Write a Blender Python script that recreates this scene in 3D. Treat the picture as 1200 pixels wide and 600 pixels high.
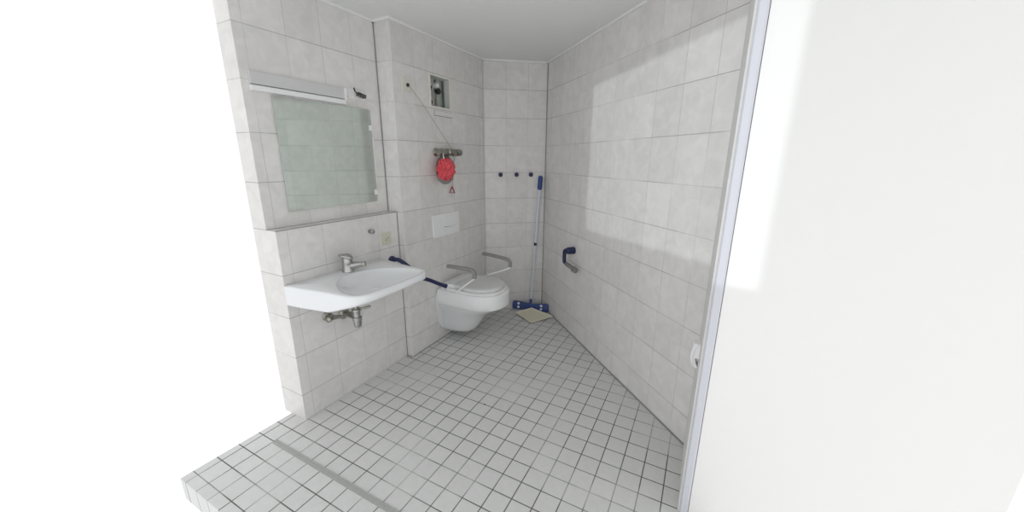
import bpy, bmesh, math, random
import numpy as np
from mathutils import Vector, Matrix
random.seed(4)
for o in list(bpy.data.objects): bpy.data.objects.remove(o)
S = bpy.context.scene
C = S.collection
PI = math.pi

# ---------------------------------------------------------------- camera
F_PX, YAW, PITCH, ROLL, CX, CY, CZ = 426.7723, 0.4843, 0.2588, 0.0049, 0.5069, -1.2617, 1.4828
fw = Vector((-math.sin(YAW)*math.cos(PITCH), math.cos(YAW)*math.cos(PITCH), -math.sin(PITCH)))
rt = Vector((math.cos(YAW), math.sin(YAW), 0)); up = rt.cross(fw)
r2 = math.cos(ROLL)*rt + math.sin(ROLL)*up
u2 = -math.sin(ROLL)*rt + math.cos(ROLL)*up
cd = bpy.data.cameras.new('camera'); cam = bpy.data.objects.new('camera', cd); C.objects.link(cam)
cam.matrix_world = Matrix(((r2.x, u2.x, -fw.x, CX), (r2.y, u2.y, -fw.y, CY), (r2.z, u2.z, -fw.z, CZ), (0, 0, 0, 1)))
cd.sensor_width = 36; cd.lens = F_PX/1200*36; cd.clip_start = 0.02; cd.clip_end = 100
S.camera = cam

# ---------------------------------------------------------------- world, lights, exposure
w = bpy.data.worlds.new('white_daylight'); S.world = w; w.use_nodes = True
bg = w.node_tree.nodes['Background']; bg.inputs[0].default_value = (0.985, 0.99, 1, 1); bg.inputs[1].default_value = 1.12
S.view_settings.view_transform = 'Standard'; S.view_settings.look = 'None'
S.view_settings.exposure = 0.0; S.view_settings.gamma = 1; S.view_settings.use_curve_mapping = False

def area(name, loc, target, sx, sy, power, col=(1, 1, 1), spread=PI):
    l = bpy.data.lights.new(name, 'AREA'); l.shape = 'RECTANGLE'; l.size = sx; l.size_y = sy
    l.energy = power; l.color = col; l.spread = spread
    o = bpy.data.objects.new(name, l); C.objects.link(o); o.location = loc
    o.rotation_euler = (Vector(target)-Vector(loc)).to_track_quat('-Z', 'Y').to_euler()
    return o
# daylight beam from a window behind the camera: the bright oblong on the right wall
area('window_beam', (-0.53, -2.55, 1.81), (0.25, 1.0, 1.50), 1.24, 1.02, .78, (0.88, 0.95, 1), math.radians(.8))

# ---------------------------------------------------------------- materials
def mat(name, col, rough=.5, metal=0., spec=.5, noise=0., nscale=20., coat=0., alpha=1.):
    m = bpy.data.materials.new(name); m.use_nodes = True; nt = m.node_tree; b = nt.nodes['Principled BSDF']
    b.inputs['Roughness'].default_value = rough; b.inputs['Metallic'].default_value = metal
    b.inputs['Specular IOR Level'].default_value = spec; b.inputs['Coat Weight'].default_value = coat
    b.inputs['Base Color'].default_value = (*col, 1)
    n = nt.nodes.new('ShaderNodeTexNoise'); n.inputs['Scale'].default_value = nscale; n.inputs['Detail'].default_value = 4
    tc = nt.nodes.new('ShaderNodeTexCoord'); nt.links.new(tc.outputs['Object'], n.inputs['Vector'])
    mx = nt.nodes.new('ShaderNodeMix'); mx.data_type = 'RGBA'
    k = 1-noise
    mx.inputs[6].default_value = (*[c*k for c in col], 1); mx.inputs[7].default_value = (*[min(1, c*(1+noise)) for c in col], 1)
    nt.links.new(n.outputs['Fac'], mx.inputs[0]); nt.links.new(mx.outputs[2], b.inputs['Base Color'])
    return m

def tile_mat(name, udir, uoff, uw, zoff, zw, base, grout_h, grout_v, gw=.003, rough=.3, mottle=.06, floor=False, bump=.4):
    """tiles laid in metres: u = dot(P, udir)-uoff over pitch uw; v = z (or y for the floor) over pitch zw"""
    m = bpy.data.materials.new(name); m.use_nodes = True; nt = m.node_tree; b = nt.nodes['Principled BSDF']; L = nt.links.new
    def N(t, **kw):
        n = nt.nodes.new(t)
        for k, v in kw.items(): setattr(n, k, v)
        return n
    def M(op, a, bb=None, c=None):
        n = N('ShaderNodeMath', operation=op)
        for i, x in enumerate((a, bb, c)):
            if x is None: continue
            if isinstance(x, (int, float)): n.inputs[i].default_value = x
            else: L(x, n.inputs[i])
        return n.outputs[0]
    tc = N('ShaderNodeTexCoord')
    sep = N('ShaderNodeSeparateXYZ'); L(tc.outputs['Object'], sep.inputs[0])
    dn = N('ShaderNodeVectorMath', operation='DOT_PRODUCT'); L(tc.outputs['Object'], dn.inputs[0]); dn.inputs[1].default_value = udir
    u = M('DIVIDE', M('SUBTRACT', dn.outputs['Value'], uoff), uw)
    v = M('DIVIDE', M('SUBTRACT', sep.outputs['Y' if floor else 'Z'], zoff), zw)
    def line(c, pitch, width):
        f = M('ABSOLUTE', M('SUBTRACT', M('FRACT', c), .5))          # .5 at the joint
        d = M('MULTIPLY', M('SUBTRACT', .5, f), pitch)                # metres from the joint
        mr = N('ShaderNodeMapRange', interpolation_type='SMOOTHSTEP'); L(d, mr.inputs[0])
        mr.inputs[1].default_value = width*.35; mr.inputs[2].default_value = width*.75
        mr.inputs[3].default_value = 1; mr.inputs[4].default_value = 0
        return mr.outputs[0]
    lu = line(u, uw, gw); lv = line(v, zw, gw)
    # glaze colour: soft marbling plus a small step per tile
    n1 = N('ShaderNodeTexNoise'); n1.inputs['Scale'].default_value = 14 if not floor else 30; n1.inputs['Detail'].default_value = 6
    n1.inputs['Distortion'].default_value = .8; L(tc.outputs['Object'], n1.inputs['Vector'])
    cb = N('ShaderNodeCombineXYZ'); L(M('FLOOR', u), cb.inputs[0]); L(M('FLOOR', v), cb.inputs[1])
    wn = N('ShaderNodeTexWhiteNoise', noise_dimensions='3D'); L(cb.outputs[0], wn.inputs['Vector'])
    amt = M('ADD', M('MULTIPLY', M('SUBTRACT', n1.outputs['Fac'], .5), mottle*4), M('MULTIPLY', M('SUBTRACT', wn.outputs['Value'], .5), mottle))
    g = M('ADD', 1, amt)
    sc = N('ShaderNodeVectorMath', operation='SCALE'); sc.inputs[0].default_value = base; L(g, sc.inputs['Scale'])
    # joints, worn paler in places
    n2 = N('ShaderNodeTexNoise'); n2.inputs['Scale'].default_value = 2.2; n2.inputs['Detail'].default_value = 3; L(tc.outputs['Object'], n2.inputs['Vector'])
    wr = N('ShaderNodeMapRange'); L(n2.outputs['Fac'], wr.inputs[0]); wr.inputs[1].default_value = .38; wr.inputs[2].default_value = .5
    wr.inputs[3].default_value = .35; wr.inputs[4].default_value = 1
    mv = N('ShaderNodeMix', data_type='RGBA'); L(M('MULTIPLY', lu, wr.outputs[0]), mv.inputs[0]); L(sc.outputs[0], mv.inputs[6]); mv.inputs[7].default_value = (*grout_v, 1)
    mh = N('ShaderNodeMix', data_type='RGBA'); L(M('MULTIPLY', lv, wr.outputs[0]), mh.inputs[0]); L(mv.outputs[2], mh.inputs[6]); mh.inputs[7].default_value = (*grout_h, 1)
    L(mh.outputs[2], b.inputs['Base Color'])
    jj = M('MAXIMUM', lu, lv)
    L(M('ADD', rough, M('MULTIPLY', jj, .5)), b.inputs['Roughness'])
    bp = N('ShaderNodeBump'); bp.inputs['Strength'].default_value = bump; bp.inputs['Distance'].default_value = .002
    L(M('SUBTRACT', 1, jj), bp.inputs['Height']); L(bp.outputs[0], b.inputs['Normal'])
    b.inputs['Specular IOR Level'].default_value = .4
    return m

WALLC = (.74, .728, .712)
GH, GV = (.40, .395, .38), (.58, .575, .555)
RW_A, RW_B = Vector((-.877, 2.046, 0)), Vector((.567, .624, 0))
rdir = (RW_B-RW_A).normalized(); bdir = (RW_A-Vector((-1.345, 1.69, 0))).normalized()
M_left = tile_mat('wall_tile_left', (0, 1, 0), .042, .2, .165, .24, WALLC, GH, GV, .003, mottle=.075)
M_leftup = tile_mat('wall_tile_left_upper', (0, 1, 0), .034, .2, .165, .24, WALLC, GH, GV, .003, mottle=.075)
M_lb = tile_mat('wall_tile_toilet', (0, 1, 0), .623, .2, .165, .24, WALLC, GH, GV, .003, mottle=.075)
M_step = tile_mat('wall_tile_step', (1, 0, 0), -1.58, 1.2, .165, .24, WALLC, GH, GV, .003, mottle=.075)
M_back = tile_mat('wall_tile_back', tuple(bdir), bdir.dot(Vector((-1.345, 1.69, 0)))+.01, .2, .165, .24, WALLC, GH, GV, .003, mottle=.075)
M_right = tile_mat('wall_tile_right', tuple(rdir), rdir.dot(RW_A)+.115, .2, .165, .24, WALLC, GH, GV, .003, mottle=.075)
M_floor = tile_mat('floor_tile', (1, 0, 0), 0, .1, 0, .1, (.66, .665, .655), (.12, .12, .115), (.12, .12, .115), .0045, rough=.38, mottle=.04, floor=True)
M_ceil = mat('ceiling_plaster', (.80, .81, .80), .9, noise=.02, nscale=60)
M_white = mat('white_paint', (.84, .84, .83), .5, noise=.02)
M_seal = mat('grey_silicone', (.30, .30, .29), .6, noise=.1)
M_seal2 = mat('pale_silicone', (.62, .61, .59), .6, noise=.05)
M_plaster = mat('bare_plaster', (.78, .76, .70), .9, noise=.12, nscale=50)
M_cer = mat('white_ceramic', (.80, .815, .83), .12, noise=.01, nscale=4, coat=.3)
M_cer2 = mat('white_toilet_ceramic', (.74, .75, .76), .15, noise=.01, nscale=4, coat=.3)
M_plast = mat('white_plastic', (.86, .865, .87), .35, noise=.015)
M_lid = mat('lid_plastic', (.72, .725, .72), .45, noise=.015)
M_pad = mat('grey_rubber', (.27, .27, .26), .6, noise=.06)
M_chrome = mat('chrome', (.45, .45, .44), .18, metal=1, noise=.05)
M_dull = mat('dull_brass_chrome', (.36, .35, .31), .32, metal=1, noise=.3, nscale=60)
M_dark = mat('dark_hole', (.03, .03, .03), .7, noise=.1)
M_navy = mat('navy_nylon', (.012, .018, .075), .3, noise=.05)
M_blue = mat('blue_plastic', (.02, .055, .22), .4, noise=.08)
M_pole = mat('pale_blue_pole', (.66, .71, .78), .35, noise=.03)
M_cream = mat('cream_plastic', (.66, .65, .53), .45, noise=.03)
M_red = mat('red_net', (.74, .095, .12), .75, noise=.35, nscale=90)
M_redp = mat('red_plastic', (.35, .03, .03), .4, noise=.1)
M_cord = mat('cord', (.42, .27, .25), .8, noise=.1)
M_beige = mat('beige_board', (.70, .67, .53), .75, noise=.07, nscale=25)
M_beige2 = mat('beige_board_edge', (.78, .75, .62), .7, noise=.03)
M_steel = mat('brushed_steel', (.42, .42, .41), .3, metal=1, noise=.08)
M_strip = mat('drain_strip', (.40, .41, .39), .45, noise=.1, nscale=40)
M_bead = mat('corner_bead', (.76, .75, .74), .5, noise=.03)
M_ret = mat('plain_wall_return', (.74, .735, .72), .6, noise=.04)
M_door = mat('door_paint', (.86, .86, .84), .4, noise=.01)
M_frame = mat('door_frame_paint', (.62, .63, .68), .4, noise=.02)
M_duct = mat('recess_lining', (.58, .62, .58), .7, noise=.12, nscale=30)
M_mirror = mat('mirror_glass', (.65, .70, .655), .03, metal=1, noise=.02, nscale=6)
M_lamp = mat('lamp_housing', (.62, .625, .62), .5, noise=.01)
M_smear = mat('chalky_smear', (.72, .73, .73), .6, noise=.03)

# ---------------------------------------------------------------- mesh helpers
def obj(name, bm, m, parent=None, smooth=True, loc=None, ang=40, bev=0, kind=None):
    if bev: 
        bmesh.ops.bevel(bm, geom=[e for e in bm.edges if len(e.link_faces) == 2 and e.calc_face_angle(0) > .6], offset=bev, segments=2, affect='EDGES', profile=.6)
    bmesh.ops.recalc_face_normals(bm, faces=bm.faces)
    me = bpy.data.meshes.new(name); bm.to_mesh(me); bm.free()
    for k in (m if isinstance(m, (list, tuple)) else [m]): me.materials.append(k)
    if smooth:
        me.shade_smooth(); me.set_sharp_from_angle(angle=math.radians(ang))
    o = bpy.data.objects.new(name, me); C.objects.link(o)
    if parent is not None:
        o.parent = parent
        P = parent.location.copy(); q = parent
        while q.parent: q = q.parent; P += q.location
        me.transform(Matrix.Translation(-P))
    if kind: o['kind'] = kind
    return o
def tag(o, label, cat, group=None):
    o['label'] = label; o['category'] = cat
    if group: o['group'] = group
    return o
def thing(name, label, cat, loc, group=None):
    o = bpy.data.objects.new(name, None); C.objects.link(o); o.location = loc; o.empty_display_size = .05
    return tag(o, label, cat, group)
def BM(): return bmesh.new()
def box(bm, x0, y0, z0, x1, y1, z1, mi=0):
    v = [bm.verts.new(p) for p in ((x0, y0, z0), (x1, y0, z0), (x1, y1, z0), (x0, y1, z0), (x0, y0, z1), (x1, y0, z1), (x1, y1, z1), (x0, y1, z1))]
    for f in ((0, 3, 2, 1), (4, 5, 6, 7), (0, 1, 5, 4), (1, 2, 6, 5), (2, 3, 7, 6), (3, 0, 4, 7)):
        bm.faces.new([v[i] for i in f]).material_index = mi
    return bm
def prism(bm, poly, z0, z1):
    """poly in xy, extruded in z"""
    a = [bm.verts.new((x, y, z0)) for x, y in poly]; b = [bm.verts.new((x, y, z1)) for x, y in poly]
    bm.faces.new(a[::-1]); bm.faces.new(b)
    for i in range(len(a)): j = (i+1) % len(a); bm.faces.new((a[i], a[j], b[j], b[i]))
    return bm
def obox(bm, o, ex, ey, ez, x0, y0, z0, x1, y1, z1):
    """box in a local frame"""
    o, ex, ey, ez = map(Vector, (o, ex, ey, ez))
    v = [bm.verts.new(o+ex*a+ey*b+ez*c) for a, b, c in ((x0, y0, z0), (x1, y0, z0), (x1, y1, z0), (x0, y1, z0), (x0, y0, z1), (x1, y0, z1), (x1, y1, z1), (x0, y1, z1))]
    for f in ((0, 3, 2, 1), (4, 5, 6, 7), (0, 1, 5, 4), (1, 2, 6, 5), (2, 3, 7, 6), (3, 0, 4, 7)): bm.faces.new([v[i] for i in f])
    return bm
def loft(bm, rings, cap0=True, cap1=True, closed=True):
    R = [[bm.verts.new(p) for p in r] for r in rings]; n = len(R[0])
    for a, b in zip(R, R[1:]):
        for i in range(n if closed else n-1):
            j = (i+1) % n; bm.faces.new((a[i], a[j], b[j], b[i]))
    if cap0: bm.faces.new(R[0][::-1])
    if cap1: bm.faces.new(R[-1])
    return bm
def tube(bm, pts, r, n=12, cap=True):
    """tube along points; r a number or one per point"""
    pts = [Vector(p) for p in pts]; rr = r if isinstance(r, (list, tuple)) else [r]*len(pts)
    rings = []; ref = None
    for i, p in enumerate(pts):
        d = (pts[min(i+1, len(pts)-1)]-pts[max(i-1, 0)]).normalized()
        if ref is None: ref = d.orthogonal().normalized()
        a = (ref-d*ref.dot(d)).normalized(); ref = a; b = d.cross(a)
        rings.append([p+(a*math.cos(2*PI*k/n)+b*math.sin(2*PI*k/n))*rr[i] for k in range(n)])
    return loft(bm, rings, cap, cap)
def cyl(bm, p, q, r, r2=None, n=24): return tube(bm, [p, q], [r, r if r2 is None else r2], n)
def turned(bm, p, axis, prof, n=28):
    """turned shape: prof list of (dist along axis, radius)"""
    p = Vector(p); d = Vector(axis).normalized(); a = d.orthogonal().normalized(); b = d.cross(a)
    return loft(bm, [[p+d*t+(a*math.cos(2*PI*k/n)+b*math.sin(2*PI*k/n))*max(r, 1e-4) for k in range(n)] for t, r in prof])
def smooth_path(pts, k=6):
    P = [Vector(p) for p in pts]; P = [P[0]]+P+[P[-1]]; out = []
    for i in range(1, len(P)-2):
        for j in range(k):
            t = j/k; a, b, c, d = P[i-1], P[i], P[i+1], P[i+2]
            out.append(.5*((2*b)+(c-a)*t+(2*a-5*b+4*c-d)*t*t+(3*b-a-3*c+d)*t**3))
    out.append(P[-2]); return out

# ---------------------------------------------------------------- setting
XL, XU, XT, YS = -1.40, -1.48, -1.345, .62       # lower front wall, upper wall, toilet wall, step
YE, H, ZL = -.215, 2.322, 1.123                    # wall end, ceiling height, ledge height
b = BM(); prism(b, [(XL-.15, -.75), (.70, -.75), (.70, .62), (RW_A.x+.1, RW_A.y+.12), (RW_A.x-.06, RW_A.y+.1), (XT-.15, 1.72)], -.12, 0)
obj('floor', b, M_floor, smooth=False, kind='structure')
b = BM(); prism(b, [(XU-.12, -1.7), (.69+.9, -1.7), (.69+.9, .3), (.69, .3), (.69, .62), (RW_A.x+.1, RW_A.y+.12), (RW_A.x-.06, RW_A.y+.1), (XT-.15, 1.72)], H, H+.1)
obj('ceiling', b, M_ceil, smooth=False, kind='structure')
b = BM(); box(b, XL-.2, YE, 0, XL, YS-.001, ZL)
obj('wall_left', b, M_left, smooth=False, kind='structure')
b = BM(); box(b, XU-.12, YE, ZL, XU, YS-.001, H)
obj('wall_left_upper', b, M_leftup, smooth=False, kind='structure')
# toilet wall with the square opening
OY0, OY1, OZ0, OZ1 = .982, 1.200, 1.862, 2.068
b = BM()
def quad(bm, pts, mi=0):
    f = bm.faces.new([bm.verts.new(p) for p in pts]); f.material_index = mi; return f
YC = 1.69
ys = [YS, OY0, OY1, YC]; zs = [0, OZ0, OZ1, H]
for i in range(3):
    for j in range(3):
        if i == 1 and j == 1: continue
        quad(b, [(XT, ys[i], zs[j]), (XT, ys[i+1], zs[j]), (XT, ys[i+1], zs[j+1]), (XT, ys[i], zs[j+1])])
xb = XT-.085                                         # recess sides and back
quad(b, [(XT, OY0, OZ0), (xb, OY0, OZ0), (xb, OY0, OZ1), (XT, OY0, OZ1)], 1)
quad(b, [(XT, OY1, OZ0), (xb, OY1, OZ0), (xb, OY1, OZ1), (XT, OY1, OZ1)], 1)
quad(b, [(XT, OY0, OZ0), (XT, OY1, OZ0), (xb, OY1, OZ0), (xb, OY0, OZ0)], 1)
quad(b, [(XT, OY0, OZ1), (XT, OY1, OZ1), (xb, OY1, OZ1), (xb, OY0, OZ1)], 1)
quad(b, [(xb, OY0, OZ0), (xb, OY1, OZ0), (xb, OY1, OZ1), (xb, OY0, OZ1)], 1)
X2 = XT-.25
quad(b, [(XT, YS, 0), (X2, YS, 0), (X2, YS, H), (XT, YS, H)], 2)
quad(b, [(X2, YS, 0), (X2, YC, 0), (X2, YC, H), (X2, YS, H)], 2)
bmesh.ops.remove_doubles(b, verts=b.verts, dist=1e-5)
obj('wall_left_back', b, [M_lb, M_duct, M_step], smooth=False, kind='structure')
def slab(name, A, B, m, out, th=.1):
    A, B = Vector(A), Vector(B); bm = BM(); o = Vector(out)*th
    P = [A, B, B+o, A+o]; prism(bm, [(p.x, p.y) for p in P], 0, H)
    return obj(name, bm, m, smooth=False, kind='structure')
bout = Vector((-bdir.y, bdir.x, 0)); rout = Vector((-rdir.y, rdir.x, 0))
slab('wall_back', (-1.345, 1.69, 0), RW_A, M_back, bout)
slab('wall_right', RW_A, RW_B, M_right, rout)
# joints and trims
def strip(name, P, Q, m, wv, dv, kind='structure'):
    """slim bar from P to Q; wv and dv are the two cross vectors"""
    P, Q, wv, dv = map(Vector, (P, Q, wv, dv)); bm = BM()
    a = [bm.verts.new(x) for x in (P, P+wv, P+wv+dv, P+dv)]; c = [bm.verts.new(x) for x in (Q, Q+wv, Q+wv+dv, Q+dv)]
    bm.faces.new(a); bm.faces.new(c[::-1])
    for i in range(4): j = (i+1) % 4; bm.faces.new((a[i], a[j], c[j], c[i]))
    return obj(name, bm, m, smooth=False, kind=kind)
t = iter(range(1, 40))
def trim(*a): strip('trim_%d' % next(t), *a)
ez = (0, 0, 1)
trim((XL, YE, 0), (XL, YS, 0), M_seal2, (.006, 0, 0), (0, 0, .006))                    # floor joints
trim((XT, YS, 0), (XT, YC, 0), M_seal, (.005, 0, 0), (0, 0, .005))
trim(tuple(RW_A), tuple(RW_B), M_seal, tuple(-rout*.007), (0, 0, .008))
trim((XL, YS-.004, 0), (XL, YS-.004, ZL), M_seal, (.005, 0, 0), (0, .004, 0))            # dark vertical seam beside the washbasin wall
trim((XU, YS-.006, ZL), (XU, YS-.006, H), M_seal, (.006, 0, 0), (0, .006, 0))
trim((XL-.003, YE, ZL-.001), (XL-.003, YS, ZL-.001), M_seal, (.005, 0, 0), (0, 0, .004))   # ledge nosing
trim((XL, YS-.002, 0), (XT, YS-.002, 0), M_seal, (0, -.006, 0), (0, 0, .006))
trim((XT-.004, YS-.003, 0), (XT-.004, YS-.003, H), M_bead, (.0055, 0, 0), (0, .0065, 0))     # pale bead on the outer corner
trim((RW_A.x, RW_A.y, 0), (RW_A.x, RW_A.y, H), M_seal, tuple(-bdir*.006-Vector(bout)*.001), tuple(-bout*.006))
trim((XT, YC, 0), (XT, YC, H), M_seal2, (.005, 0.004, 0), (.003, -.004, 0))
cb = .016                                                                                 # white acrylic bead under the ceiling
trim((XU, YE, H), (XU, YS, H), M_white, (cb, 0, 0), (0, 0, -cb*.8))
trim((XU, YS, H), (XT+.0, YS, H), M_white, (0, -cb, 0), (0, 0, -cb*.8))
trim((XT, YS-cb, H), (XT, YC, H), M_white, (cb, 0, 0), (0, 0, -cb*.8))
trim((-1.345, 1.69, H), tuple(RW_A+Vector((0, 0, H))), M_white, tuple(-bout*cb), (0, 0, -cb*.8))
trim(tuple(RW_A+Vector((0, 0, H))), tuple(RW_B+Vector((0, 0, H))), M_white, tuple(-rout*cb), (0, 0, -cb*.8))
# linear drain strip let into the floor: a flat grey bar with a raised edge
b = BM(); box(b, XL+.01, -.412, 0, -.470, -.386, .003); box(b, XL+.01, -.396, .003, -.470, -.386, .006)
obj('trim_%d' % next(t), b, M_strip, smooth=False, kind='structure')
# door lining and white door at the right
b = BM(); prism(b, [(.567, .624), (.567, .191), (.60, .191), (.60, .234), (.66, .234), (.66, .60)], 0, H); obj('wall_right_return', b, M_ret, smooth=False, kind='structure')
dl = bpy.data.objects.new('door_1', None); C.objects.link(dl); dl['kind'] = 'structure'; dl.location = (.6, .2, 0)
b = BM(); prism(b, [(.575, .187), (.575, .181), (.579, .177), (.599, .177), (.605, .183), (.606, .189), (.575, .189)], 0, H)
obj('door_frame', b, M_frame, dl, smooth=False)
b = BM(); box(b, .608, .190, .004, 1.42, .230, 2.02)
obj('door_leaf', b, M_door, dl, smooth=False, bev=.003)

# ---------------------------------------------------------------- wall opening contents
VN = (1, 0, 0)
t_ = thing('wall_opening_frame', 'bare plaster edging left around the square service opening high on the wall', 'frame', (XT, 1.09, 1.86))
b = BM()
e = .012
for y0, z0, y1, z1 in ((OY0-e, OZ0, OY0, OZ1+e), (OY1, OZ0, OY1+.022, OZ1+e), (OY0, OZ1, OY1, OZ1+e), (OY0-e, OZ0-e, OY1+.022, OZ0)): box(b, XT, y0, z0, XT+.004, y1, z1)
obj('edging', b, M_plaster, t_, smooth=False)
b = BM(); box(b, XT, 1.014, 1.800, XT+.004, 1.225, 1.832)
obj('mounting_strip', b, M_bead, t_, smooth=False, bev=.001)
b = BM(); box(b, XT, 1.010, 1.795, XT+.0015, 1.229, 1.834); obj('strip_joint', b, M_seal, t_, smooth=False)
b = BM(); box(b, XT-.083, OY1-.075, OZ0+.003, XT-.07, OY1-.06, OZ1-.003); box(b, XT-.06, OY1-.012, OZ0+.002, XT-.045, OY1-.002, OZ1-.003)
obj('batten', b, M_steel, t_, smooth=False)
t_ = thing('water_stopcock', 'dark-knobbed stopcock with a pale cap inside the square wall opening', 'valve', (XT-.125, 1.14, 1.98))
b = BM(); turned(b, (XT-.083, 1.135, 1.983), VN, [(0, .010), (.02, .010), (.022, .020), (.04, .021), (.042, .015), (.048, .013)]); obj('knob', b, M_dark, t_)
b = BM(); turned(b, (XT-.083, 1.13, 2.024), VN, [(0, .018), (.03, .018), (.036, .013)]); obj('cap', b, M_plast, t_)
b = BM(); tube(b, [(XT-.075, 1.085, 1.985), (XT-.075, 1.12, 1.985)], .007); obj('pipe', b, M_dull, t_)
t_ = thing('cable_bundle', 'loose grey-green cables with dark clips hanging in the square wall opening', 'cable', (XT-.12, 1.03, 1.9))
for k in range(3):
    b = BM(); tube(b, smooth_path([(XT-.065+.01*k, 1.02+.02*k, 2.055), (XT-.05, 1.065-.012*k, 1.99), (XT-.04, 1.075-.015*k, 1.93), (XT-.05, 1.035+.012*k, 1.870)]), .0045, 8); obj('cable', b, mat('cable_sheath', (.35+.1*k, .42, .38), .5), t_)
for z0 in (1.995, 1.893):
    b = BM(); turned(b, (XT-.078, 1.025, z0), VN, [(0, .014), (.045, .015), (.05, .01)]); obj('clip', b, M_dark, t_)

# ---------------------------------------------------------------- washbasin
def outline_ray(poly, c, th):
    d = (math.cos(th), math.sin(th)); best = None
    for (x0, y0), (x1, y1) in zip(poly, poly[1:]+poly[:1]):
        ex, ey = x1-x0, y1-y0; den = d[0]*ey-d[1]*ex
        if abs(den) < 1e-9: continue
        tt = ((x0-c[0])*ey-(y0-c[1])*ex)/den; s = ((x0-c[0])*d[1]-(y0-c[1])*d[0])/den
        if tt > 0 and -1e-6 <= s <= 1+1e-6 and (best is None or tt < best): best = tt
    return best
half = [(.0015, 0), (.0015, .15), (.0015, .316), (.006, .325), (.10, .315), (.20, .298), (.30, .285), (.38, .279), (.43, .272), (.468, .254), (.493, .22), (.506, .17), (.512, .10), (.514, 0)]
poly = half+[(u, -v) for u, v in half[::-1][1:-1]]
bh = [(.135, 0), (.138, .05), (.15, .09), (.18, .14), (.22, .175), (.27, .202), (.31, .222), (.36, .236), (.41, .241), (.447, .236), (.468, .212), (.478, .16), (.482, .08), (.483, 0)]
bpoly = bh+[(u, -v) for u, v in bh[::-1][1:-1]]
SY = .105; SC = (.33, 0); NB = 128
ths = [2*PI*k/NB for k in range(NB)]
def rayed(pl_): return [(SC[0]+outline_ray(pl_, SC, th)*math.cos(th), SC[1]+outline_ray(pl_, SC, th)*math.sin(th)) for th in ths]
outer, basin = rayed(poly), rayed(bpoly)
def relax(A, n=3):
    for _ in range(n): A = [((A[i-1][0]+2*A[i][0]+A[(i+1) % len(A)][0])/4, (A[i-1][1]+2*A[i][1]+A[(i+1) % len(A)][1])/4) for i in range(len(A))]
    return A
basin = relax(basin)
def mix(A, B, f): return [(a[0]+(b_[0]-a[0])*f, a[1]+(b_[1]-a[1])*f) for a, b_ in zip(A, B)]
def ctr(A, f, cx=SC[0]): return [(cx+(a[0]-cx)*f, a[1]*f) for a in A]
def P3(A, z): return [(XL+max(u, .0012), SY+v, z(u) if callable(z) else z) for u, v in A]
ZR = .835
def inset(A, d):
    out = []
    for (u, v) in A:
        r = math.hypot(u-SC[0], v); f = max(0, (r-d)/r); out.append((SC[0]+(u-SC[0])*f, v*f))
    return out
def zb(d): return lambda u: ZR-d-max(0, min(.075, (.505-u)*.33))          # the apron is deeper towards the wall
rings = [P3(ctr(outer, .03), zb(.042)), P3(ctr(outer, .35), zb(.042)), P3(ctr(outer, .6), zb(.042)), P3(ctr(outer, .8), zb(.042)), P3(ctr(outer, .92), zb(.041)),
         P3(inset(outer, .010), zb(.038)), P3(inset(outer, .002), zb(.032)), P3(outer, zb(.024)), P3(outer, ZR-.010), P3(inset(outer, .003), ZR-.003), P3(inset(outer, .010), ZR)]
rings += [P3(mix(inset(outer, .010), basin, .7), ZR-.001), P3(inset(basin, -.003), ZR-.003), P3(basin, ZR-.009), P3(inset(basin, .008), ZR-.018), P3(inset(basin, .03), ZR-.030), P3(inset(basin, .07), lambda u: ZR-.040-.05*max(0, .43-u)), P3(ctr(basin, .4), ZR-.056), P3(ctr(basin, .1), ZR-.060)]
t_ = thing('washbasin', 'wide shallow white ceramic washbasin hung on the low tiled front wall', 'sink', (XL, SY, .71))
b = BM(); loft(b, rings); obj('basin', b, M_cer, t_, ang=50)
b = BM(); turned(b, (XL+.32, SY, ZR-.061), ez, [(0, .026), (.003, .026), (.0045, .022), (.0035, .014), (.005, .010), (.0055, .002)]); obj('drain', b, M_cer, t_)
# faucet on the deck
fx, fy = XL+.078, .120
t_ = thing('faucet', 'chrome single-lever mixer tap on the back deck of the washbasin', 'faucet', (fx, fy, ZR))
b = BM(); turned(b, (fx, fy, ZR), ez, [(0, .034), (.004, .034), (.01, .031), (.05, .029), (.075, .029), (.085, .026)]); obj('body', b, M_chrome, t_)
sd = Vector((.80, .60, 0)).normalized()                                                   # the spout is swung a little to the right
def fp(a, z): return Vector((fx, fy, ZR+z))+sd*a
b = BM(); tube(b, [fp(.005, .030), fp(.045, .036), fp(.075, .042), fp(.092, .044)], [.025, .021, .015, .013], 16); sp = obj('spout', b, M_chrome, t_)
b = BM(); turned(b, fp(.090, .056), (0, 0, -1), [(0, .013), (.004, .016), (.026, .016), (.028, .012)]); obj('aerator', b, M_dull, sp)
b = BM(); Lv = [(-.042, .100, .015, .006), (-.028, .097, .024, .010), (.0, .090, .0295, .019), (.018, .086, .0285, .018), (.029, .080, .02, .012)]
sn = Vector((-sd.y, sd.x, 0))
loft(b, [[fp(a, z)+sn*(w_*math.cos(q))+Vector((0, 0, h_*math.sin(q))) for q in [2*PI*k/16 for k in range(16)]] for a, z, w_, h_ in Lv])
lv = obj('lever', b, M_chrome, t_)
b = BM(); turned(b, Vector((fx, fy, ZR+.082))+Vector((.35, -.9, 0)).normalized()*.019, (.35, -.9, 0), [(0, .005), (.0065, .005), (.007, .003)], 12); obj('marker', b, M_dark, lv)
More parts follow.
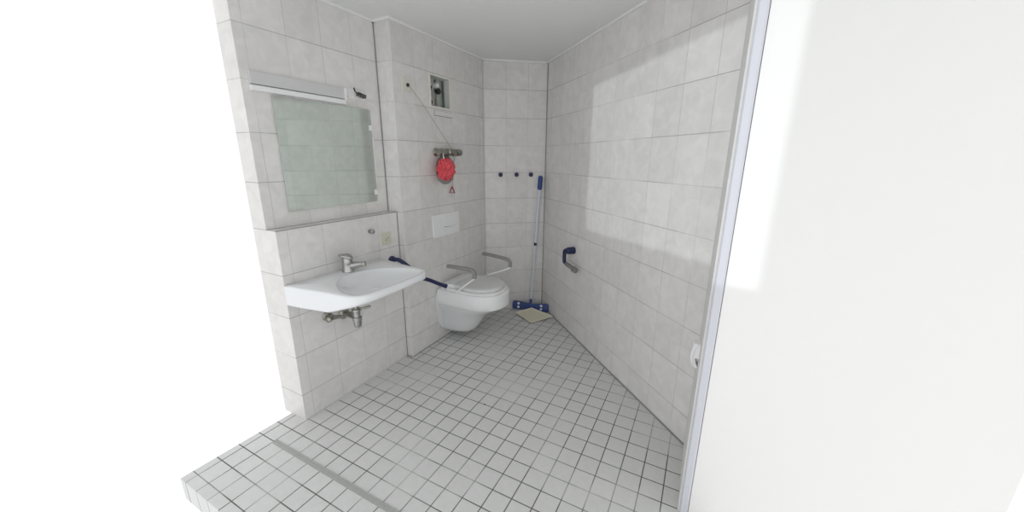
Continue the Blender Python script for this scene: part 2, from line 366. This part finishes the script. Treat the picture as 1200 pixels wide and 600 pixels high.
# stub valve and trap under the basin
t_ = thing('angle_valve', 'small dull chrome angle valve on the tiles below the left part of the washbasin', 'valve', (XL, .0, .57))
b = BM(); turned(b, (XL, .0, .578), VN, [(0, .030), (.004, .030), (.012, .02), (.014, .013), (.05, .013)]); obj('rosette', b, M_dull, t_)
b = BM(); tube(b, [(XL+.04, .0, .578), (XL+.055, .004, .578), (XL+.06, .025, .574), (XL+.062, .045, .570)], [.015, .016, .011, .012]); obj('outlet', b, M_dull, t_)
b = BM(); turned(b, (XL+.05, -.01, .578), (.4, -1, 0), [(0, .012), (.012, .017), (.028, .017), (.032, .012)], 16); obj('knob', b, M_dull, t_)
tx, ty = XL+.135, .10
t_ = thing('bottle_trap', 'dull chrome drain trap with wall rosette below the middle of the washbasin', 'drain pipe', (tx, ty, .51))
b = BM(); turned(b, (XL, ty+.01, .553), VN, [(0, .036), (.006, .036), (.016, .024), (.018, .016), (.06, .016)]); obj('rosette', b, M_dull, t_)
b = BM(); tube(b, [(XL+.03, ty+.01, .553), (tx, ty, .570)], .016); turned(b, (XL+.07, ty+.005, .560), VN, [(0, .02), (.028, .02)], 8); obj('wall_pipe', b, M_dull, t_)
b = BM(); turned(b, (tx, ty, .495), ez, [(0, .014), (.004, .02), (.02, .023), (.045, .023), (.048, .027), (.066, .027), (.068, .021), (.1, .021), (.104, .026), (.118, .026), (.12, .016)]); obj('body', b, M_steel, t_)
b = BM(); cyl(b, (tx, ty, .612), (tx, ty, .68), .014); obj('inlet_pipe', b, M_dull, t_)
b = BM(); tube(b, [(tx, ty, .608), (tx+.03, ty+.03, .612), (tx+.06, ty+.055, .622)], [.007, .006, .009], 10); obj('lever', b, M_dull, t_)

# ---------------------------------------------------------------- mirror, lamp, wires, knob, socket
t_ = thing('mirror', 'frameless rectangular wall mirror above the washbasin reflecting the tiles', 'mirror', (XU, .2, 1.2))
b = BM(); box(b, XU+.008, -.09, 1.206, XU+.014, .520, 1.786); obj('glass', b, M_mirror, t_, smooth=False)
b = BM(); box(b, XU+.001, -.085, 1.210, XU+.008, .516, 1.781); obj('backing', b, M_white, t_, smooth=False)
for z0 in (1.25, 1.66):
    b = BM(); box(b, XU+.0005, .50, z0, XU+.016, .523, z0+.032); obj('clip', b, M_plast, t_, smooth=False, bev=.002)
b = BM(); box(b, XU+.006, .521, 1.33, XU+.016, .526, 1.62); obj('painted_glint', b, M_plast, bpy.data.objects['mirror'], smooth=False)  # thin white bar painted in as the glint down the mirror's right edge
t_ = thing('wall_lamp', 'long slim white lamp box with a pale end cap above the mirror', 'lamp', (XU, .1, 1.83))
b = BM(); box(b, XU, -.18, 1.828, XU+.018, .338, 1.884); obj('housing', b, M_lamp, t_, bev=.004)
b = BM(); box(b, XU, .338, 1.822, XU+.022, .352, 1.888); obj('end_cap', b, M_plast, t_, bev=.003)
b = BM(); box(b, XU+.001, -.18, 1.798, XU+.016, .345, 1.822); obj('lower_rail', b, M_plast, t_, bev=.003)
t_ = thing('lamp_cable', 'dark bare cable end with terminal poking from a pale patch above the mirror', 'cable', (XU, .44, 1.86))
b = BM(); tube(b, smooth_path([(XU, .455, 1.868), (XU+.03, .45, 1.866), (XU+.035, .42, 1.868), (XU+.03, .405, 1.88), (XU+.035, .395, 1.895)]), .004, 8); obj('wire', b, M_dark, t_)
b = BM(); obox(b, (XU+.012, .455, 1.862), (1, 0, 0), (0, .96, -.2), (0, .2, .96), 0, -.028, -.010, .024, .028, .010); obj('terminal_block', b, mat('terminal_dark', (.09, .09, .08), .5, noise=.5, nscale=120), t_, bev=.003)
b = BM(); box(b, XU, .375, 1.838, XU+.002, .50, 1.892); obj('wall_patch', b, M_white, t_, bev=.0008)
t_ = thing('towel_knob', 'small round chrome knob on the tiles left of the cream socket', 'hook', (XL, .369, 1.028))
b = BM(); turned(b, (XL, .369, 1.028), VN, [(0, .014), (.003, .014), (.006, .007), (.02, .007), (.024, .015), (.034, .014), (.038, .006)], 20); obj('stem', b, M_chrome, t_)
def socket(name, label, cat, y, z, x, m, sz=.04):
    q = thing(name, label, cat, (x, y, z-sz))
    bm = BM(); box(bm, x, y-sz, z-sz, x+.009, y+sz, z+sz); obj('cover_plate', bm, m, q, bev=.004)
    return q
t_ = socket('power_socket', 'cream square power socket at the right end of the low washbasin wall', 'socket', .502, .955, XL, M_cream)
b = BM(); turned(b, (XL+.008, .502, .955), VN, [(0, .026), (.003, .026), (.003, .0215), (.0012, .021), (.0013, .002)]); obj('insert', b, M_cream, t_)
b = BM(); turned(b, (XL+.0085, .502-.008, .947), VN, [(0, .0035), (.002, .0035)], 12); turned(b, (XL+.0085, .512, .958), VN, [(0, .0035), (.002, .0035)], 12); obj('pin_hole', b, M_dark, t_)

# ---------------------------------------------------------------- alarm cord
t_ = socket('emergency_pull_cord', 'cream pull switch with a long cord draped over the tap to a red triangle', 'pull cord', .738, 1.962, XT, mat('pale_cream', (.72, .71, .64), .5), .042)
b = BM(); turned(b, (XT+.008, .738, 1.958), VN, [(0, .012), (.010, .011), (.012, .006)], 16); obj('cord_outlet', b, M_dark, t_)
b = BM(); tube(b, smooth_path([(XT+.018, .738, 1.958), (XT+.04, .85, 1.845), (XT+.055, 1.02, 1.667), (XT+.06, 1.13, 1.562), (XT+.06, 1.16, 1.548), (XT+.064, 1.168, 1.52), (XT+.035, 1.172, 1.42), (XT+.02, 1.176, 1.27)]), .0016, 6); obj('cord', b, M_cord, t_)
b = BM(); TR = [(XT+.012, 1.180, 1.268), (XT+.012, 1.212, 1.214), (XT+.012, 1.146, 1.222)]
tube(b, TR+[TR[0]], .0046, 8); obj('triangle_handle', b, M_redp, t_)

# ---------------------------------------------------------------- wall tap, disc, puff
t_ = thing('wall_tap', 'dull chrome stop tap stretching sideways across the tiles above the red puff', 'tap', (XT, 1.15, 1.53))
b = BM(); turned(b, (XT, 1.005, 1.535), VN, [(0, .03), (.006, .03), (.014, .02), (.05, .018)]); obj('rosette', b, M_dull, t_)
b = BM(); tube(b, [(XT+.05, .975, 1.535), (XT+.05, 1.02, 1.535), (XT+.052, 1.03, 1.535), (XT+.052, 1.085, 1.535), (XT+.05, 1.09, 1.535), (XT+.05, 1.15, 1.535)], [.024, .028, .017, .018, .029, .025], 16); obj('body', b, M_dull, t_)
b = BM(); turned(b, (XT, 1.13, 1.532), VN, [(0, .032), (.01, .031), (.02, .02), (.07, .019), (.074, .028), (.09, .026)], 24); obj('valve_head', b, M_dull, t_)
b = BM(); tube(b, [(XT+.05, 1.15, 1.535), (XT+.05, 1.205, 1.535), (XT+.05, 1.21, 1.535), (XT+.05, 1.25, 1.535), (XT+.05, 1.262, 1.535)], [.016, .016, .027, .028, .018], 8); obj('cross_handle', b, M_dull, t_)
t_ = thing('shower_rosette', 'round dull metal cover disc on the wall behind the red puff', 'cover', (XT, 1.085, 1.40))
b = BM(); turned(b, (XT, 1.108, 1.402), VN, [(0, .112), (.010, .112), (.014, .106), (.016, .06), (.017, .002)], 40); obj('disc', b, M_steel, t_)
b = BM()
b.free()
for a in (0.6, 2.3, 3.9, 5.5):
    b = BM(); turned(b, (XT+.012, 1.108+.098*math.cos(a), 1.402+.098*math.sin(a)), VN, [(0, .015), (.008, .015), (.010, .008)], 12)
    obj('fixing_lug', b, M_steel, t_)
# net puff: a crinkled ball of folds
t_ = thing('bath_puff', 'red net bath puff hanging from the tap in front of a round metal disc', 'bath puff', (XT+.08, 1.0, 1.33))
b = BM(); pc = Vector((XT+.085, 1.015, 1.409)); NU, NV = 96, 48; rg = []
for j in range(NV+1):
    ph = PI*j/NV; r_ = []
    for i in range(NU):
        th = 2*PI*i/NU
        rr = .078*(1+.12*math.sin(9*th+3*math.sin(4*ph))*math.sin(ph)+.09*math.sin(8*ph+3*math.sin(5*th))+.045*math.sin(21*th+7*ph)*math.sin(ph))
        r_.append(pc+Vector((.66*rr*math.sin(ph)*math.cos(th), rr*math.sin(ph)*math.sin(th), rr*math.cos(ph))))
    rg.append(r_)
loft(b, rg); obj('net', b, M_red, t_, ang=180)
b = BM(); tube(b, smooth_path([(XT+.09, .99, 1.48), (XT+.08, .995, 1.515), (XT+.05, 1.04, 1.560), (XT+.028, 1.05, 1.54), (XT+.075, 1.02, 1.48)]), .003, 6); obj('hanging_loop', b, M_plast, t_)

# ---------------------------------------------------------------- flush plate
t_ = thing('flush_plate', 'white rectangular cistern flush plate on the tiled wall above the toilet', 'flush plate', (XT, 1.09, .88))
b = BM(); box(b, XT, .928, .882, XT+.012, 1.258, 1.060); obj('plate', b, M_plast, t_, bev=.006)
b = BM(); rows = []
for k in range(9):
    y = 1.055+k*.022; sag = .010*math.sin(PI*k/8)
    rows.append([(XT+.012, y, .960-sag), (XT+.020, y, .958-sag), (XT+.022, y, .985), (XT+.016, y, 1.04), (XT+.012, y, 1.045)])
loft(b, rows); obj('button', b, M_plast, t_, ang=50)
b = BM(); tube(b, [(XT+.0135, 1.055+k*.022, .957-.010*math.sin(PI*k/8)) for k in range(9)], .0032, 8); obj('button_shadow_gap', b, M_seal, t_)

# ---------------------------------------------------------------- toilet
TY = 1.125
def dshape(u0, uf, hw, n=40, wb=None, pw=2.3, ru=None):
    """closed plan outline: back edge at u0, straight sides, rounded nose at uf"""
    wb = hw if wb is None else wb; um = uf-(uf-u0)*.55 if ru is None else uf-ru; pts = []
    for k in range(n+1):
        a = -PI/2+PI*k/n; c_, s_ = math.cos(a), math.sin(a)
        pts.append((um+(uf-um)*abs(c_)**(2/pw), hw*math.copysign(abs(s_)**(2/pw), s_)))
    side = [(um+(u0-um)*k/6, hw+(wb-hw)*k/6) for k in range(1, 7)]
    back = [(u0, wb-(2*wb)*k/8) for k in range(1, 8)]
    return pts+side+back+[(u, -v) for u, v in side[::-1]]
def T3(A, z, dy=0): return [(XT+.001+u, TY+dy+v, z(u) if callable(z) else z) for u, v in A]
t_ = thing('toilet', 'white wall-hung toilet with raised seat, closed lid and two grey armrests', 'toilet', (XT, TY, .05))
prof = [(.058, .15, .066), (.060, .19, .088), (.068, .225, .104), (.085, .245, .113), (.12, .275, .122), (.17, .305, .130), (.21, .335, .138), (.245, .37, .148), (.275, .41, .160), (.30, .45, .168), (.33, .485, .174), (.365, .495, .176), (.385, .485, .172)]
b = BM(); loft(b, [T3(dshape(0, uf, hw, ru=min(uf-.01, .2), wb=hw*1.02), z) for z, uf, hw in prof]); obj('bowl', b, M_cer2, t_, ang=70)
b = BM()
loft(b, [[(XT+.001+x, TY+v*s, z+dz) for v, z in [(-.190, .425), (-.205, .40), (-.205, .27), (-.188, .16), (-.15, .095), (.15, .095), (.188, .16), (.205, .27), (.205, .40), (.190, .425)]] for x, s, dz in ((0, 1, 0), (.010, 1, 0), (.014, .97, 0))])
obj('wall_flange', b, M_cer2, t_, ang=60)
for s_ in (-1, 1):
    b = BM(); turned(b, (XT+.11, TY+s_*.124, .20), (0, s_, -.1), [(0, .012), (.018, .012), (.022, .008)], 16); obj('bolt_cap', b, M_lid, t_)
RS = lambda uf, hw, z: T3(dshape(.012, uf, hw, wb=hw*.99, ru=.24), z)
b = BM(); loft(b, [RS(.485, .172, .340), RS(.530, .194, .337), RS(.538, .199, .343), RS(.540, .200, .38), RS(.542, .202, .44), RS(.540, .200, .452), RS(.532, .193, .458), RS(.50, .17, .458)]); rs = obj('raised_seat', b, M_plast, t_, ang=50)
SR = lambda uf, hw, z: T3(dshape(.10, uf, hw, wb=hw*.95, ru=.23), z)
b = BM(); loft(b, [SR(.508, .182, .457), SR(.520, .190, .461), SR(.523, .192, .470), SR(.515, .186, .478), SR(.50, .17, .479)]); obj('seat_ring', b, M_plast, t_, ang=50)
LD = lambda uf, hw, z: T3(dshape(.145, uf, hw, wb=hw*.86, ru=.22), z)
b = BM(); loft(b, [LD(.500, .168, .480), LD(.505, .176, .484), LD(.506, .178, .500), LD(.500, .172, .507), LD(.485, .158, .5095), LD(.40, .10, .511)]); obj('lid', b, M_lid, t_, ang=50)
b = BM(); 
loft(b, [T3([(.014, -.152), (.16, -.156), (.16, .156), (.014, .152)], .457), T3([(.016, -.150), (.16, -.153), (.16, .153), (.016, .150)], .487), T3([(.03, -.14), (.157, -.148), (.157, .148), (.03, .14)], lambda u: .497+(u-.03)*.09)])
for k in range(5): obox(b, (XT, TY, .499+.09*.02*k), (1, 0, .09), (0, 1, 0), (-.09, 0, 1), .04+.022*k, -.125, -.002, .050+.022*k, .125, .0035)
obj('hinge_cover', b, M_plast, t_, smooth=False)
ARM = ((-1, -1.197, .905, -.962, .922), (1, -1.165, 1.372, -.872, 1.322))
for s, xa, ya, xb_, yb in ARM:
    zt = .666
    b = BM()
    pth = [(xb_, yb, zt-.052), (xb_+.002, yb, zt-.02), (xb_-.012, yb, zt+.002), (xb_-.045, yb, zt+.012), (xb_*.5+xa*.5, (ya+yb)/2, zt+.014), (xa, ya, zt+.016)]
    pth = smooth_path(pth, 5)
    rings_ = []
    for i, p in enumerate(pth):
        d = (pth[min(i+1, len(pth)-1)]-pth[max(0, i-1)]).normalized(); a = Vector((0, 1, 0)); a = (a-d*a.dot(d)).normalized(); c2 = d.cross(a)
        rings_.append([p+a*(.019*math.cos(q))+c2*(.015*math.sin(q)) for q in [2*PI*k/14 for k in range(14)]])
    loft(b, rings_); pad = None
    bm2 = BM(); hx, hy = XT+.20, TY+s*.186
    tube(bm2, smooth_path([(xb_, yb, zt-.045), (xb_-.006, yb, zt-.062), (xb_-.03, yb+(hy-yb)*.2, zt-.078), (hx+.045, yb+(hy-yb)*.8, .503), (hx+.005, hy, .468), (hx-.008, hy, .452)], 5), .0075, 12)
    arm = obj('arm_support', bm2, M_plast, t_)
    obj('arm_pad', b, M_pad, arm)

# ---------------------------------------------------------------- navy hinged support rail beside the basin
t_ = thing('support_rail', 'navy blue bent grab rail reaching from behind the washbasin toward the toilet', 'grab rail', (XL, .53, .8))
b = BM(); turned(b, (XL, .535, .795), VN, [(0, .028), (.012, .028), (.018, .018)], 24); obj('mount', b, M_navy, t_)
b = BM(); tube(b, smooth_path([(XL+.01, .535, .797), (XL+.05, .555, .795), (XT+.03, .60, .745), (-1.27, .672, .650), (-1.238, .700, .628), (-1.20, .705, .622), (-1.13, .703, .611), (-1.067, .702, .604)]), .0145, 12); obj('bar', b, M_navy, t_)
b = BM(); turned(b, (-1.069, .702, .6045), (1, 0, -.1), [(0, .0165), (.012, .0165), (.016, .011)], 16); obj('collar', b, M_navy, t_)

# ---------------------------------------------------------------- hooks on the back wall
bn = Vector(tuple(-bout))
def hook_mesh():
    bm = BM(); turned(bm, (0, 0, 0), (1, 0, 0), [(0, .012), (.004, .012), (.006, .007), (.028, .007), (.031, .016), (.036, .0195), (.044, .0195), (.048, .015), (.049, .004)], 24); return bm
hk = None
for (x, y), lab in zip(((-1.225, 1.781), (-1.105, 1.872), (-.997, 1.955)), ('leftmost of the three navy knob hooks on the narrow back wall', 'middle one of the three navy knob hooks on the narrow back wall', 'rightmost of the three navy knob hooks, next to the pole grip')):
    if hk is None: hk = obj('wall_hook', hook_mesh(), M_navy); o = hk
    else: o = hk.copy(); C.objects.link(o)
    # drop the point onto the wall plane
    p = Vector((x, y, 0)); A = Vector((-1.345, 1.69, 0)); p = A+bdir*((p-A).dot(bdir)); o.location = (p.x, p.y, 1.347)
    o.rotation_euler = (0, 0, math.atan2(bn.y, bn.x)); tag(o, lab, 'hook', 'navy hooks on the back wall')

# ---------------------------------------------------------------- flat mop leaning in the corner
t_ = thing('floor_mop', 'blue flat mop with pale telescopic pole leaning in the far corner', 'mop', (-.95, 1.87, 0))
top = Vector((-.905, 2.0, 1.335)); bot = Vector((-.944, 1.915, .075))
def pl(f): return bot+(top-bot)*f
b = BM(); tube(b, [pl(0), pl(.48)], .0105, 14); obj('lower_pole', b, M_pole, t_)
b = BM(); tube(b, [pl(.48), pl(.9)], .0135, 14); obj('upper_pole', b, M_pole, t_)
b = BM(); tube(b, [pl(.465), pl(.47), pl(.487), pl(.49)], [.011, .0145, .0145, .012], 14); obj('twist_lock', b, M_navy, t_)
b = BM(); tube(b, [pl(.895), pl(.9), pl(.98), pl(.995), pl(1.0)], [.014, .0205, .0215, .019, .010], 16); obj('grip', b, M_blue, t_)
# head standing on its long edge: wide ends, narrow waist, button holes
ha, hb = Vector((-1.112, 1.835, .002)), Vector((-.748, 1.912, .002)); hx_ = (hb-ha).normalized(); hz = Vector((0, 0, 1)); hn = Vector((hx_.y, -hx_.x, 0)); lean = (hz-hn*.22).normalized()
def hp(a, z, d): return ha+hx_*a+lean*z+hn*d
Lh = (hb-ha).length; b = BM(); rgs = []
for k in range(33):
    f = k/32; hh = .080-.010*math.exp(-((f-.5)/.2)**2)*1.0; z0 = .003+.007*math.exp(-((f-.5)/.2)**2)
    if k in (0, 32): hh -= .010; z0 += .005
    rgs.append([hp(Lh*f, z0, 0), hp(Lh*f, hh, 0), hp(Lh*f, hh, .014), hp(Lh*f, z0, .014)])
loft(b, rgs); hd = obj('mop_head', b, M_blue, t_, ang=30)
for a, z in ((.17, .062), (.17, .026), (.80, .060), (.80, .026)):
    b = BM(); turned(b, hp(Lh*a, z, .0135), tuple(hn), [(0, .0135), (.003, .013), (.004, .010), (.0042, .002)], 20); obj('button', b, M_plast, hd)
b = BM(); turned(b, hp(Lh*.5-.03, .04, .013), tuple(hx_), [(0, .012), (.06, .012)], 14); tube(b, [hp(Lh*.5, .04, .012), bot+Vector((0, 0, .03))], [.012, .011], 12); obj('joint', b, M_blue, hd)

# beige board resting against the mop head
b = BM()
c4 = [Vector((-1.016, 1.710, .012)), Vector((-.900, 1.840, .036)), Vector((-.657, 1.800, .014)), Vector((-.790, 1.590, .002))]
def bil(s, q): return c4[0]*(1-s)*(1-q)+c4[1]*(1-s)*q+c4[3]*s*(1-q)+c4[2]*s*q
NG = 10; g0 = {}; g1 = {}
for i in range(NG+1):
    for j in range(NG+1):
        s, q = i/NG, j/NG; p = bil(s, q); edge = max(abs(s-.5), abs(q-.5))*2; p = p+Vector((0, 0, .005*max(0, edge-.8)/.2))
        g0[i, j] = b.verts.new(p+Vector((0, 0, .008))); g1[i, j] = b.verts.new(p)
for i in range(NG):
    for j in range(NG):
        f = b.faces.new((g0[i, j], g0[i+1, j], g0[i+1, j+1], g0[i, j+1])); f.material_index = 1 if (i in (0, NG-1) or j in (0, NG-1)) else 0
        b.faces.new((g1[i, j], g1[i, j+1], g1[i+1, j+1], g1[i+1, j])).material_index = 1
for k in range(NG):
    for A_, B_ in (((k, 0), (k+1, 0)), ((k, NG), (k+1, NG)), ((0, k), (0, k+1)), ((NG, k), (NG, k+1))): b.faces.new((g1[A_], g1[B_], g0[B_], g0[A_])).material_index = 1
tag(obj('square_panel', b, [M_beige, M_beige2]), 'beige square tray-like panel lying on the floor against the blue mop head', 'panel')

# ---------------------------------------------------------------- toilet paper holder on the right wall
rn = -rout
def rp(s, o, z): return RW_A+rdir*s+rn*o+Vector((0, 0, z))
def s_of(x, y): return (Vector((x, y, 0))-RW_A).dot(rdir)
s0 = s_of(-.40, 1.585)
t_ = thing('paper_holder', 'navy bent toilet-paper holder with a steel roller end on the right wall', 'paper holder', rp(s0, 0, .70))
b = BM(); turned(b, rp(s0, 0, .756), tuple(rn), [(0, .030), (.01, .030), (.05, .0285), (.062, .028), (.070, .020)], 24); obj('mount', b, M_navy, t_)
b = BM(); tube(b, smooth_path([rp(s0, .055, .756), rp(s0-.02, .068, .756), rp(s0-.034, .070, .742), rp(s0-.037, .070, .71), rp(s0-.036, .070, .670), rp(s0-.025, .069, .652), rp(s0+.005, .066, .644)]), .0155, 14); obj('bracket', b, M_navy, t_)
b = BM(); tube(b, [rp(s0+.0, .066, .645), rp(s0+.12, .058, .630)], .017, 16); rl = obj('roller', b, M_steel, t_)
b = BM(); tube(b, [rp(s0+.108, .059, .631), rp(s0+.112, .059, .631), rp(s0+.146, .056, .627), rp(s0+.15, .056, .627)], [.019, .024, .024, .018], 20); obj('end_cap', b, mat('dull_cap', (.22, .215, .19), .4, noise=.3, nscale=80), rl)

# ---------------------------------------------------------------- white pull handle on the door lining
t_ = thing('pull_handle', 'white bowed plastic pull handle on the door lining at the right edge', 'handle', (.567, .40, .6))
yh = .40; b = BM(); rgs = []
for k in range(13):
    f = k/12; z = .600+.112*f; bow = .018*math.sin(PI*min(1, max(0, f*1.05)))**.6+.006
    rgs.append([(.566-bow-.008, yh-.020, z), (.566-bow, yh-.026, z), (.566-bow+.012, yh-.022, z), (.566-bow+.012, yh+.022, z), (.566-bow, yh+.026, z), (.566-bow-.008, yh+.020, z)])
loft(b, rgs); obj('grip', b, M_plast, t_, ang=50)
b = BM(); box(b, .540, yh-.024, .645, .567, yh+.020, .714); obj('mount', b, M_plast, t_, bev=.003)

# ---------------------------------------------------------------- small marks on the floor
def fpt(x, y): return (x, y)
b = BM(); turned(b, (-.555, .40, 0), ez, [(0, .006), (.0015, .0055), (.002, .002)], 14); tag(obj('floor_speck', b, M_dark), 'small dark speck on the pale floor tiles near the middle', 'speck')
